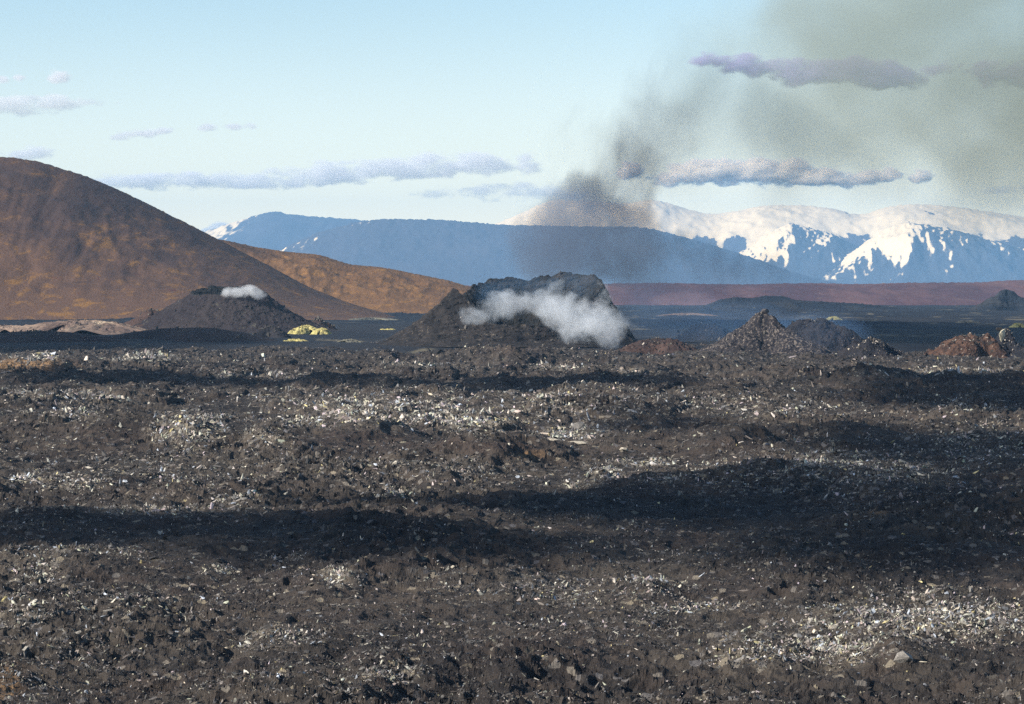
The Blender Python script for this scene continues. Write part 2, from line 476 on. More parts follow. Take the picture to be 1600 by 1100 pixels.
# far mountains
def mount_mat(name, rock, rock2, snow, lo, hi, nsc, gain, amp=2.6):
    m = bpy.data.materials.new(name); k = N(m)
    g = k.n('ShaderNodeNewGeometry'); s = k.n('ShaderNodeSeparateXYZ'); k.l(g.outputs['Position'], s.inputs[0])
    nn = k.n('ShaderNodeSeparateXYZ'); k.l(g.outputs['Normal'], nn.inputs[0])
    p = k.pos((1, .4, .8)); n1 = k.noise(p, nsc, 6, 0.65, 1.2); n2 = k.noise(p, nsc * 4, 5, .7)
    e = k.ramp(s.outputs[2], lo, hi)
    f = k.math('ADD', k.math('MULTIPLY', e, gain), k.math('MULTIPLY', k.math('SUBTRACT', n1, 0.5), amp))
    f = k.math('ADD', f, k.math('MULTIPLY', nn.outputs[0], -1.0))
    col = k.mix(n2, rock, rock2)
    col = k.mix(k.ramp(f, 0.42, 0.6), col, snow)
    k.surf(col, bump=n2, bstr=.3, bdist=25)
    return m


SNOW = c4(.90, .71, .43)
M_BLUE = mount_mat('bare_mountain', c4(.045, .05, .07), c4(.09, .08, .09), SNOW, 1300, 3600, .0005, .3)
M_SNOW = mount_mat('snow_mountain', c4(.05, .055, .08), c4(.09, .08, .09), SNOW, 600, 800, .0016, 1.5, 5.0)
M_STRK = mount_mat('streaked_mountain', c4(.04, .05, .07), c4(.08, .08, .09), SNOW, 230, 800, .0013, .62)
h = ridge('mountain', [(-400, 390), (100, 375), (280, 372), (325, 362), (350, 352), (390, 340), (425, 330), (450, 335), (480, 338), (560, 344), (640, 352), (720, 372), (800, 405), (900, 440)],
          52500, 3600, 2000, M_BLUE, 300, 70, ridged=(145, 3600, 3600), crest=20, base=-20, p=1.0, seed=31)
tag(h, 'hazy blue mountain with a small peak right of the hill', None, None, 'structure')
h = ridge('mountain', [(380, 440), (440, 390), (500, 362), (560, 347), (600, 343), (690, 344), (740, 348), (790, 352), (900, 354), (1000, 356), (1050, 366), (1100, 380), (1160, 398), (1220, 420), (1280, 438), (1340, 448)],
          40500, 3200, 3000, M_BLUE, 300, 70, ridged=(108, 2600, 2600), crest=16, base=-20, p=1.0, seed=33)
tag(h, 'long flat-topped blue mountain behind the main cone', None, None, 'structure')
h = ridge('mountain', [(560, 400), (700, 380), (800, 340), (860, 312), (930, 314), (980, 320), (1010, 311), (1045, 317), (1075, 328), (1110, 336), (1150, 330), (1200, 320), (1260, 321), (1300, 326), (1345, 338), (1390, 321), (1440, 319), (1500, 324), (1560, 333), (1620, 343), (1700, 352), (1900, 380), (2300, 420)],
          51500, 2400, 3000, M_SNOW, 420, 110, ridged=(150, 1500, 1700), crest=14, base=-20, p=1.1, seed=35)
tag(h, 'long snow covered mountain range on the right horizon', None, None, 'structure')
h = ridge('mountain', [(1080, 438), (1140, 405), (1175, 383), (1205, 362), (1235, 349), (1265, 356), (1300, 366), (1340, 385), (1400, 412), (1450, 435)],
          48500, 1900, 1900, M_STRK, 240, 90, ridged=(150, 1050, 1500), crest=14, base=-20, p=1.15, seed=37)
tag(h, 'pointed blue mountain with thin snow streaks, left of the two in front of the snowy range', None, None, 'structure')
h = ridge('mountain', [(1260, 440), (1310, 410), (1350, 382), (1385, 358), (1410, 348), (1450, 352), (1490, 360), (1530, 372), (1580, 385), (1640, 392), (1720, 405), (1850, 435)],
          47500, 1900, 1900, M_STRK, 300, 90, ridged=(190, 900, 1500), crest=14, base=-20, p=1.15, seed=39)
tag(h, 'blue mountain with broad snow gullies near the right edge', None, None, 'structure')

# dark lava ridges beyond the cones
M_DARKR = rock_mat('dark_lava_ridge', c4(.012, .017, .026), c4(.03, .032, .036), c4(.10, .085, .06), 0.02, (0.64, 0.8), (0.45, 0.6), 2, (1, .5, 2))
M_REDR = rock_mat('red_lava_ridge', c4(.05, .026, .024), c4(.10, .05, .04), c4(.14, .09, .06), 0.03, (0.62, 0.75), (0.4, 0.6), 2, (1, .5, 2))
for nm, pts, Y, fr, mt, lab in (
        ('lava_ridge', [(1100, 478), (1125, 468), (1150, 464), (1175, 466), (1195, 462), (1225, 463), (1245, 469), (1300, 472), (1350, 475), (1400, 481), (1450, 484), (1520, 488)], 7000, 120, M_DARKR, 'low dark lava ridge below the purple plateau'),
        ('lava_ridge', [(960, 492), (1040, 481), (1100, 479), (1200, 482), (1290, 485), (1400, 487), (1500, 485), (1620, 489), (1760, 492)], 6000, 150, M_DARKR, 'thin dark blue lava ridge running to the right edge'),
        ('lava_ridge', [(470, 494), (540, 489), (620, 489), (700, 492), (760, 497)], 5000, 80, M_DARKR, 'dark flat lava ridge at the foot of the ochre ridge'),
        ('lava_ridge', [(-300, 505), (-60, 501), (60, 500), (160, 499), (240, 497), (300, 504)], 4200, 60, M_DARKR, 'dark lava edge along the foot of the left hill'),
        ('lava_ridge', [(980, 506), (1050, 497), (1120, 500), (1250, 502), (1400, 503), (1500, 507), (1600, 510), (1700, 520)], 3900, 160, M_DARKR, 'dark blue lava ridge behind the grey spatter cone'),
        ('lava_ridge', [(1060, 516), (1100, 508), (1130, 512), (1165, 524)], 3000, 50, M_DARKR, 'small dark mound left of the grey spatter cone')):
    o = ridge(nm, pts, Y, fr, fr, mt, 240, 26, rough=(5, 28), crest=max(.6, Y / 4500), base=-1.5, p=.9, seed=int(Y) % 97)
    tag(o, lab, None, None, 'structure')

# ------------------------------------------------------------------ cones
def polar(name, cx, cy, rfun, zfun, mat, parent, t0, t1, nt_=60, na=220, seed=1, rough=1.0, base=-1.5, smooth_shade=False):
    """profile parameter t: 0 = outer foot, 1 = rim, 2 = crater floor centre"""
    a = np.linspace(0, 2 * math.pi, na, endpoint=False)
    t = np.linspace(t0, t1, nt_)
    T, A = np.meshgrid(t, a, indexing='ij')
    R = rfun(T, A); Z = zfun(T, A)
    X = cx + R * np.cos(A); Y = cy + R * np.sin(A)
    k = np.clip(T * 3, 0, 1)
    n = fbm(X, Y, 7, 7, 5, seed, .6)
    Z = Z + rough * k * n
    X = X + rough * .8 * k * fbm(X + 60, Z * 2 + Y, 5, 5, 3, seed + 5); Y = Y + rough * .8 * k * fbm(X - 60, Z * 2 + Y, 5, 5, 3, seed + 8)
    return grid_mesh(name, X, Y, Z, mat, parent, smooth_shade, loc=(cx, cy, base), wrap=True)


def bump_a(a, c, wdt):
    dlt = (a - c + math.pi) % (2 * math.pi) - math.pi
    return np.exp(-(dlt / wdt) ** 2)


# main cone ---------------------------------------------------------
M_FLANK = rock_mat('cone_flank', c4(.015, .014, .015), c4(.032, .028, .027), c4(.17, .145, .115), 0.11, (0.58, 0.72), (0.4, 0.6), 1.0, (1, 1, .45))
M_CRATER = rock_mat('crater_wall', c4(.014, .016, .018), c4(.03, .028, .026), c4(.085, .05, .03), 0.10, (0.62, 0.75), (0.45, 0.65), 1.2)
MX, MY = (822 - 800) * 2420 / F, 2420.0
AZL = math.radians(198)     # left spur, slightly towards the camera


def m_rim_r(a): return 36 + 3 * bump_a(a, math.radians(180), .5) + 6 * bump_a(a, math.radians(192), .16) + 7 * bump_a(a, -0.05, .5) + 1.5 * np.sin(3 * a + 1)


RIMTAB = [(0, 35), (12, 38.5), (25, 39.5), (40, 40), (52, 41.5), (58, 40.5), (75, 38.5), (88, 37), (100, 38), (118, 37.5), (135, 35.5), (150, 31.5), (165, 27), (176, 24.5), (184, 27.5), (190, 31), (197, 29), (208, 22), (222, 14.5), (240, 11), (265, 10), (290, 10), (310, 13), (330, 21), (345, 29), (360, 34)]


def m_rim_z(a):
    d = np.degrees(a) % 360
    return np.interp(d, [q[0] for q in RIMTAB], [q[1] for q in RIMTAB])


def m_r(T, A):
    rr = m_rim_r(A); foot = 78 + 14 * bump_a(A, math.pi, .7) - 10 * bump_a(A, 0, .6)
    out = foot + (rr - foot) * np.clip(T, 0, 1) ** .85
    inn = rr * (2 - np.clip(T, 1, 2)) ** .7
    return np.where(T <= 1, out, inn)


def m_z(T, A):
    rz = m_rim_z(A)
    zo = -1.5 + (rz + 1.5) * np.clip(T, 0, 1) ** 1.15
    tt = np.clip(T - 1, 0, 1)
    zi = rz + (6.5 - rz) * smooth(0, .55, tt)
    return np.where(T <= 1, zo, zi)


cone = empty('volcanic_cone', (MX, MY, -1.5))
tag(cone, 'large dark volcanic cone with open crater pouring white steam at the centre', 'volcanic cone')
polar('outer_flank', MX, MY, m_r, m_z, M_FLANK, cone, 0, 1, 70, 300, 3, 1.3)
polar('crater_wall', MX, MY, m_r, m_z, M_CRATER, cone, 1.0, 2, 60, 300, 3, 1.3)

# left cone ---------------------------------------------------------
M_FLANK2 = rock_mat('ash_flank', c4(.024, .019, .022), c4(.036, .029, .030), c4(.12, .11, .08), 0.045, (0.62, 0.74), (0.4, 0.6), .8, (1, .5, 1))
LCX, LCY = (358 - 800) * 3150 / F, 3150.0
RT2 = [(0, 29), (30, 31.5), (60, 33), (90, 34), (120, 34), (150, 31.5), (180, 27), (215, 27.5), (250, 28), (285, 27.5), (320, 27), (345, 28), (360, 29)]


def l_r(T, A):
    rr = 26 + 4 * bump_a(A, math.pi, .8)
    foot = 96 + 12 * bump_a(A, math.radians(330), .6) + 12 * bump_a(A, math.pi, .6)
    return np.where(T <= 1, foot + (rr - foot) * np.clip(T, 0, 1) ** .72, rr * (2 - np.clip(T, 1, 2)) ** .7)


def l_z(T, A):
    rz = np.interp(np.degrees(A) % 360, [q[0] for q in RT2], [q[1] for q in RT2])
    zo = -1.5 + (rz + 1.5) * np.clip(T, 0, 1) ** 1.45 + 2.5 * bump_a(A, 1.0 * math.pi, .3) * np.sin(np.clip(T, 0, 1) * math.pi)
    zi = rz + (22 - rz) * smooth(0, .6, np.clip(T - 1, 0, 1))
    return np.where(T <= 1, zo, zi)


lc = empty('volcanic_cone', (LCX, LCY, -1.5))
tag(lc, 'smaller dark smoothed cone in front of the left hill with steam on its rim', 'volcanic cone')
polar('outer_flank', LCX, LCY, l_r, l_z, M_FLANK2, lc, 0, 1, 60, 260, 13, 1.0)
polar('crater_wall', LCX, LCY, l_r, l_z, M_CRATER, lc, 1.0, 2, 30, 260, 13, 1.0)


# mounds ------------------------------------------------------------
def mound(name, px, pb, pt, hw, d, mat, lab, cat, rough=1.0, power=1.3, top=0.12, skew=0.0, depth=None, seed=1, na=140, nt_=44, parent=None, profile=None, wobble=0.0):
    cx = (px - 800) * d / F; R0 = hw * d / F; H = (pb - pt) * d / F
    base = CAMZ - (pb - HZ) * d / F
    base = min(base, 1.0)
    H = CAMZ - (pt - HZ) * d / F - base
    Rd = depth or R0

    a = np.linspace(0, 2 * math.pi, na, endpoint=False); t = np.linspace(0, 1, nt_)
    T, A = np.meshgrid(t, a, indexing='ij')
    q = 1 - T
    if wobble: q = q * (1 + wobble * np.clip(1 - T, 0, 1) * perlin(np.cos(A) * 2.3 + seed, np.sin(A) * 2.3 + seed * 1.7, seed))
    lob = 1 + .16 * np.sin(3 * A + seed) + .1 * np.sin(5 * A + 2 * seed)
    X = cx + R0 * q * lob * np.cos(A) + skew * R0 * T ** 2; Y = d + Rd * q * lob * np.sin(A)
    Z = base - 1 + (H + 1) * (1 - np.clip((q - top) / (1 - top), 0, 1) ** (1 / power)) if power != 1 else base - 1 + (H + 1) * (1 - q)
    if profile is not None:
        Z = base - 1 + (H + 1) * np.interp(q, [v[0] for v in profile], [v[1] for v in profile])
    k = np.clip(T * 4, 0, 1)
    s = H * .16
    Z = Z + rough * k * (fbm(X, Y, s * 2.2 + 2, s * 2.2 + 2, 5, seed * 7, .6)) * (0.35 + s * .25) - rough * .3
    return grid_mesh(name, X, Y, Z, mat, parent, False, loc=(cx, d, base - 1), wrap=True)


M_GREY = rock_mat('spatter_rock', c4(.016, .015, .020), c4(.036, .032, .035), c4(.21, .18, .155), 0.3, (0.50, 0.64), (0.4, 0.6), .8, (1, 1, .35))
M_DKB = rock_mat('dark_ash', c4(.016, .017, .023), c4(.027, .025, .029), c4(.10, .08, .06), 0.12, (0.66, 0.78), (0.4, 0.6), .8)
M_RUST = rock_mat('rusty_spatter', c4(.04, .026, .022), c4(.105, .06, .042), c4(.27, .19, .13), 0.25, (0.60, 0.72), (0.4, 0.58), .8)
M_RED = rock_mat('red_cinder', c4(.038, .025, .023), c4(.072, .044, .036), c4(.16, .11, .08), 0.06, (0.6, 0.75), (0.4, 0.6), .8)
conical = [(0, 1), (.07, .98), (.14, .87), (.2, .73), (.35, .56), (.55, .36), (.78, .16), (1, 0)]
humped = [(0, 1), (.2, .96), (.4, .82), (.6, .58), (.8, .3), (1, 0)]
for nm, args, lab, cat, kw in (
        ('spatter_cone', (1192, 556, 487, 130, 2230, M_GREY), 'grey pointed spatter cone with pale streaked sides right of the main cone', 'spatter cone', dict(profile=conical, seed=3, rough=1.5)),
        ('lava_mound', (1275, 562, 500, 120, 2330, M_DKB), 'rounded dark mound joined to the right side of the grey spatter cone', 'mound', dict(profile=humped, seed=5, rough=1.6)),
        ('lava_mound', (1360, 566, 529, 62, 2080, M_DKB), 'low dark mound strewn with pale rocks between the spatter cones', 'mound', dict(profile=humped, seed=6, rough=1.8)),
        ('spatter_cone', (1505, 574, 522, 90, 2080, M_RUST), 'rusty brown spatter cone topped with a pale boulder near the right edge', 'spatter cone', dict(profile=humped, seed=8, skew=.3, rough=2.4)),
        ('lava_mound', (1572, 574, 518, 75, 2110, M_DKB), 'dark steep mound joined to the right side of the rusty spatter cone', 'mound', dict(profile=conical, seed=28, rough=2.0)),
        ('lava_mound', (1625, 572, 540, 60, 2050, M_DKB), 'dark mound cut by the right edge of the picture', 'mound', dict(profile=humped, seed=18)),
        ('spatter_cone', (1572, 492, 451, 85, 6400, M_DARKR), 'dark steep peak standing before the purple plateau at right', 'spatter cone', dict(profile=conical, seed=9, rough=1.5)),
        ('lava_mound', (1030, 550, 528, 75, 2260, M_RED), 'reddish brown rubble mound at the right foot of the main cone', 'mound', dict(profile=humped, seed=10, rough=1.8)),
        ('lava_mound', (1105, 545, 505, 60, 2550, M_DKB), 'dark rounded mound behind and left of the grey spatter cone', 'mound', dict(profile=humped, seed=12)),
        ('lava_mound', (235, 522, 484, 100, 3150, M_RED), 'smooth reddish mound at the left foot of the smaller cone', 'mound', dict(profile=conical, seed=14, rough=.4)),
        ('lava_mound', (424, 526, 510, 34, 2700, M_DKB), 'small dark mound at the right foot of the smaller cone', 'mound', dict(profile=humped, seed=16)),
        ('lava_mound', (497, 517, 499, 30, 3260, M_RED), 'small reddish lump between the yellow sulphur patches', 'mound', dict(profile=humped, seed=19)),
        ('lava_mound', (300, 546, 512, 200, 2560, M_FLANK2), 'wide low dark apron of ash in front of the smaller cone', 'mound', dict(profile=humped, seed=17, rough=.5)),
        ('lava_mound', (60, 548, 517, 190, 2480, M_FLANK2), 'long dark ash bank at the left edge behind the rubble', 'mound', dict(profile=humped, seed=27, rough=.5)),
):
    o = mound(nm, *args, lab, cat, **kw)
    tag(o, lab, cat)

# tan and sulphur coloured ground
M_SULF = rock_mat('sulphur_crust', c4(.16, .14, .06), c4(.52, .46, .17), c4(.66, .62, .36), 0.25, (0.55, 0.7), (0.35, 0.55), .4)
M_TAN = rock_mat('tan_moss', c4(.15, .105, .085), c4(.27, .20, .15), c4(.36, .29, .21), 0.02, (0.55, 0.7), (0.4, 0.6), .4, (1, .4, 1))
M_PALEC = rock_mat('pale_crust', c4(.08, .08, .07), c4(.20, .19, .14), c4(.36, .35, .25), 0.2, (0.55, 0.7), (0.4, 0.6), .4, (1, .5, 1))
for nm, mt, px, pb, pt, hw, d, lab in (
        ('sulphur_patch', M_SULF, 478, 521, 508, 34, 2990, 'bright yellow sulphur crust below the small reddish lump'),
        ('sulphur_patch', M_SULF, 504, 525, 512, 22, 2930, 'bright yellow sulphur crust right of the reddish lump'),
        ('sulphur_patch', M_SULF, 470, 508, 500, 26, 2900, 'thin yellow sulphur streak beside the smaller cone'),
        ('sulphur_patch', M_SULF, 462, 533, 529, 30, 2480, 'pale yellow grey crust lying before the smaller cone'),
        ('sulphur_patch', M_PALEC, 358, 534, 530, 22, 2400, 'small pale crust low on the front of the smaller cone'),
        ('sulphur_patch', M_SULF, 607, 519, 513, 24, 3000, 'yellow streak on the ground left of the main cone'),
        ('sulphur_patch', M_PALEC, 548, 533, 529, 24, 2450, 'small whitish crust left of the main cone'),
        ('sulphur_patch', M_PALEC, 580, 500, 496, 60, 4100, 'thin pale strip of crust behind the yellow patches'),
        ('sulphur_patch', M_SULF, 1178, 488, 481, 22, 4700, 'yellow crust behind the tip of the grey spatter cone'),
        ('sulphur_patch', M_PALEC, 1262, 501, 496, 10, 3800, 'small pale dot of crust right of the grey spatter cone'),
        ('sulphur_patch', M_SULF, 1303, 500, 494, 16, 3800, 'yellow crust on the dark plain between the spatter cones'),
        ('sulphur_patch', M_PALEC, 1510, 506, 501, 30, 3700, 'thin pale yellow strip left of the dark peak'),
        ('sulphur_patch', M_SULF, 1590, 513, 504, 18, 3500, 'yellow crust at the right edge below the dark peak'),
        ('sulphur_patch', M_TAN, 1075, 494, 489, 60, 4600, 'faint tan strip right of the main cone'),
        ('moss_patch', M_TAN, 130, 521, 500, 130, 3300, 'pale tan ground strip between the dark lava edge and the left cone'),
        ('moss_patch', M_TAN, 10, 521, 508, 90, 3250, 'pale tan ground at the left edge below the hill'),
):
    d = CAMZ * F / (pb - HZ) * 1.02 if px not in (478, 504) else d
    o = mound(nm, px, pb, pt, hw, d, mt, lab, 'ground patch', rough=1.5, profile=humped, seed=px % 17, depth=hw * d / F * 2.2, na=120, nt_=26, wobble=.9)
    tag(o, lab, 'ground patch')

# ------------------------------------------------------------------ loose rock
def tint_mat(name, mode):
    m = bpy.data.materials.new(name); k = N(m)
    if mode == 'inst': base = k.attr('tint', 'INSTANCER').outputs['Color']
    else: base = k.n('ShaderNodeObjectInfo').outputs['Color']
    p = k.pos(); n = k.noise(p, 3.5, 5, .7, .4); n2 = k.noise(p, 14, 3, .7)
    col = k.mix(k.ramp(n, .35, .7), base, k.mix(.65, base, c4(.03, .026, .024)))
    k.surf(col, rough=.62, bump=n2, bstr=.6, bdist=.12, spec=.4)
    return m


M_INST = tint_mat('rubble_rock', 'inst'); M_OBJ = tint_mat('loose_rock', 'obj')


def rock_mesh(i, flat, n=13):
    r = random.Random(i * 31 + 5)
    bm = bmesh.new()
    for _ in range(n):
        v = Vector((r.gauss(0, 1), r.gauss(0, 1), r.gauss(0, 1))).normalized() * r.uniform(.75, 1.0)
        bm.verts.new((v.x * 1.0, v.y * r.uniform(.5, .8), v.z * flat))
    res = bmesh.ops.convex_hull(bm, input=bm.verts)
    junk = [g for g in res['geom_interior'] + res['geom_unused'] if isinstance(g, bmesh.types.BMVert)]
    bmesh.ops.delete(bm, geom=list(set(junk)), context='VERTS')
    me = bpy.data.meshes.new('rock_shape'); bm.to_mesh(me); bm.free()
    return me


PROTO = []
pc = bpy.data.collections.new('rubble_shapes')
for i in range(12):
    flat = (.25, .35, .55, .75)[i % 4]
    me = rock_mesh(i, flat, 7 + i % 5); me.materials.append(M_INST)
    me2 = me.copy(); me2.materials.clear(); me2.materials.append(M_OBJ)
    o = bpy.data.objects.new('rubble_rock', me); pc.objects.link(o)
    PROTO.append(me2)

NP = 760000
px = RNG.uniform(-330, 1930, NP); py = HZ + 78 + (1190 - HZ - 78) * RNG.random(NP) ** 1.15
d = CAMZ * F / (py - HZ)
x = (px - 800) * d / F; y = d
zb = field_height(x, y, fine=False)
pal = patch(x, y, PALE, zb=zb); smo = patch(x, y, SMOOTH, .3, 40, zb=zb); brn = patch(x, y, BROWN, zb=zb)
cl = smooth(-.15, .45, fbm(x, y, 5, 16, 3, 66)) * smooth(-.3, .5, perlin(x / 30, y / 90, 67))
pal = pal * (1 - .8 * np.clip(smo, 0, 1)); cl = cl * (1 - .9 * np.clip(smo, 0, 1))
rocky = smooth(-.35, .45, fbm(x, y, 20, 48, 3, 71))
keep = RNG.random(NP) < (0.10 + .42 * rocky + 1.2 * pal + .35 * cl) * (1 - .75 * np.clip(smo, 0, 1))
x, y, d, pal, cl, brn = x[keep], y[keep], d[keep], pal[keep], cl[keep], brn[keep]
n = len(x)
size = np.exp(RNG.normal(0, .6, n)) * (1.35 + 1.15 * np.clip(pal, 0, 1.2)) * np.maximum(d, 420) / F
size = np.where(RNG.random(n) < .004, size * 3.2, size)
size = np.minimum(size, 6.5 * d / F)
z = field_height(x, y)
lum = np.exp(RNG.normal(0, .92, n)) * (.058 + .22 * np.clip(pal, 0, 1.1) + .02 * cl)
lum = np.where(RNG.random(n) < .055 + .10 * np.clip(pal, 0, 1), RNG.uniform(.35, .75, n), lum)
lum = np.clip(lum, .010, .72)
isp = lum > .22
w_ = np.clip((lum - .05) / .3, 0, 1)[:, None]
lowC = np.where((RNG.random(n) < .35 + .4 * np.clip(brn, 0, 1))[:, None], np.array([[1.16, .95, .84]]), np.array([[1.0, .98, .95]]))
hiC = np.array([[1.06, 1.0, .84]]) * (1 + RNG.normal(0, .05, (n, 3)))
yel = RNG.random(n) < .05; hiC[yel] = np.array([1.15, 1.0, .5])
blu = RNG.random(n) < .14; hiC[blu] = np.array([.9, 1.0, 1.12])
pnk = RNG.random(n) < .07; hiC[pnk] = np.array([1.08, .92, .98])
tintc = np.clip((lowC * (1 - w_) + hiC * w_) * lum[:, None], 0, .85)
asp = RNG.uniform(.45, 1.1, (n, 3)); asp[:, 0] = RNG.uniform(.9, 1.9, n)
rot = np.stack([RNG.normal(0, .9, n), RNG.normal(0, .8, n), RNG.uniform(0, 6.28, n)], 1)
idx = RNG.integers(0, 12, n)

# the largest in view become objects of their own
ppx = x / y * F + 800; ppy = HZ + CAMZ * F / y
view = (ppx > 5) & (ppx < 1595) & (ppy < 1092)
app = size * F / d * view
order = np.argsort(-app)
top_p = [i for i in order if isp[i]][:280]
top_d = [i for i in order if not isp[i]][:280]
chosen = np.zeros(n, bool); chosen[top_p] = True; chosen[top_d] = True


def put_rock(i, name, lab, grp):
    o = bpy.data.objects.new(name, PROTO[int(idx[i])])
    s = float(size[i])
    o.location = (float(x[i]), float(y[i]), float(z[i]) + s * .15)
    o.rotation_euler = [float(v) for v in rot[i]]
    o.scale = [float(s * v) for v in asp[i]]
    o.color = (*[float(v) for v in tintc[i]], 1)
    COL.objects.link(o)
    tag(o, lab, 'rock', grp)


for i in top_p: put_rock(i, 'pale_lava_rock', 'pale grey angular lava fragment lying loose on the dark rubble field', 'pale lava fragments strewn over the field')
for i in top_d: put_rock(i, 'dark_lava_rock', 'dark brown angular lava block lying among the clinker of the field', 'dark lava blocks strewn over the field')

kp = ~chosen
pm = bpy.data.meshes.new('lava_rubble')
co = np.stack([x, y, z + size * .12], 1)[kp]
rot = rot[kp]; scl = (asp * size[:, None])[kp]; idx = idx[kp]; tintc = tintc[kp]
# fragments lying on the cones and mounds
for o_ in list(bpy.data.objects):
    nm_ = o_.name.split('.')[0]
    if nm_ not in ('spatter_cone', 'lava_mound', 'outer_flank') or o_.type != 'MESH': continue
    par = o_.parent.location if o_.parent else Vector((0, 0, 0))
    L_ = np.array(o_.location + par)
    vv = np.zeros(len(o_.data.vertices) * 3, np.float32); o_.data.vertices.foreach_get('co', vv)
    vv = vv.reshape(-1, 3) + L_
    if L_[1] > 4000: continue
    X_ = L_[0] / L_[1] * F + 800
    cnt, pl_ = (900, .10) if nm_ == 'outer_flank' else (420, .12)
    if 1320 < X_ < 1660: cnt, pl_ = 700, .34
    if 1150 < X_ < 1240: cnt, pl_ = 500, .2
    if 100 < X_ < 450: cnt, pl_ = 350, .02
    q_ = RNG.integers(0, len(vv), cnt); pts_ = vv[q_] + RNG.normal(0, .25, (cnt, 3))
    sz_ = np.exp(RNG.normal(0, .5, cnt)) * 1.7 * L_[1] / F
    lm_ = np.where(RNG.random(cnt) < pl_, RNG.uniform(.2, .7, cnt), np.exp(RNG.normal(0, .5, cnt)) * .035)
    co = np.concatenate([co, pts_]); scl = np.concatenate([scl, RNG.uniform(.5, 1.3, (cnt, 3)) * sz_[:, None]])
    rot = np.concatenate([rot, RNG.uniform(-1.5, 1.5, (cnt, 3))]); idx = np.concatenate([idx, RNG.integers(0, 12, cnt)])
    tintc = np.concatenate([tintc, lm_[:, None] * np.array([[1.1, .98, .82]])])
co = co.astype(np.float32)
pm.vertices.add(len(co)); pm.vertices.foreach_set('co', co.ravel())
for nm, arr in (('rot', rot), ('scl', scl)):
    at = pm.attributes.new(nm, 'FLOAT_VECTOR', 'POINT'); at.data.foreach_set('vector', arr.astype(np.float32).ravel())
at = pm.attributes.new('idx', 'INT', 'POINT'); at.data.foreach_set('value', idx.astype(np.int32))
at = pm.attributes.new('tint', 'FLOAT_COLOR', 'POINT')
at.data.foreach_set('color', np.concatenate([tintc, np.ones((len(tintc), 1))], 1).astype(np.float32).ravel())
rub = bpy.data.objects.new('lava_rubble', pm); COL.objects.link(rub)
tag(rub, 'countless small dark and pale lava fragments covering the field', None, None, 'stuff')
ng = bpy.data.node_groups.new('scatter_rubble', 'GeometryNodeTree')
ng.interface.new_socket('Geometry', in_out='INPUT', socket_type='NodeSocketGeometry')
ng.interface.new_socket('Geometry', in_out='OUTPUT', socket_type='NodeSocketGeometry')
gi = ng.nodes.new('NodeGroupInput'); go = ng.nodes.new('NodeGroupOutput')
ci = ng.nodes.new('GeometryNodeCollectionInfo'); ci.inputs[0].default_value = pc
ci.inputs['Separate Children'].default_value = True; ci.inputs['Reset Children'].default_value = True
iop = ng.nodes.new('GeometryNodeInstanceOnPoints'); iop.inputs['Pick Instance'].default_value = True


def named(nm, typ):
    q = ng.nodes.new('GeometryNodeInputNamedAttribute'); q.data_type = typ; q.inputs[0].default_value = nm
    return q.outputs[0]


m2p = ng.nodes.new('GeometryNodeMeshToPoints')
ng.links.new(gi.outputs[0], m2p.inputs[0]); ng.links.new(m2p.outputs[0], iop.inputs['Points'])
ng.links.new(ci.outputs[0], iop.inputs['Instance'])
ng.links.new(named('idx', 'INT'), iop.inputs['Instance Index'])
e2r = ng.nodes.new('FunctionNodeEulerToRotation'); ng.links.new(named('rot', 'FLOAT_VECTOR'), e2r.inputs[0])
ng.links.new(e2r.outputs[0], iop.inputs['Rotation'])
ng.links.new(named('scl', 'FLOAT_VECTOR'), iop.inputs['Scale'])
ng.links.new(iop.outputs[0], go.inputs[0])
md = rub.modifiers.new('scatter', 'NODES'); md.node_group = ng
print('rubble', int(kp.sum()))

# notable single rocks
def special(px_, py_, l_px, h_px, name, lab, color, rz=0, ry=0, flat=.4, dp=1.0, seed=0, lift=.3):
    d_ = dist_of(py_)
    X, Y = (px_ - 800) * d_ / F, d_
    zz = float(field_height(np.array([X]), np.array([Y]))[0])
    # slide along the sight line so that it stands on the ground it is seen on
    for _ in range(12):
        Zw = CAMZ - (py_ - HZ) * Y / F
        if abs(Zw - zz) < .05: break
        Y = Y + (Zw - zz) / (CAMZ) * Y * .5
        X = (px_ - 800) * Y / F
        zz = float(field_height(np.array([X]), np.array([Y]))[0])
    me = rock_mesh(200 + seed, 1.0, 22); me.materials.append(M_OBJ)
    o = bpy.data.objects.new(name, me)
    L = l_px * Y / F / 2; H = h_px * Y / F / 2
    o.location = (X, Y, zz + H * lift); o.scale = (L, L * dp, H); o.rotation_euler = (0.1, ry, rz); o.color = (*color, 1)
    COL.objects.link(o); tag(o, lab, 'rock')
    return o


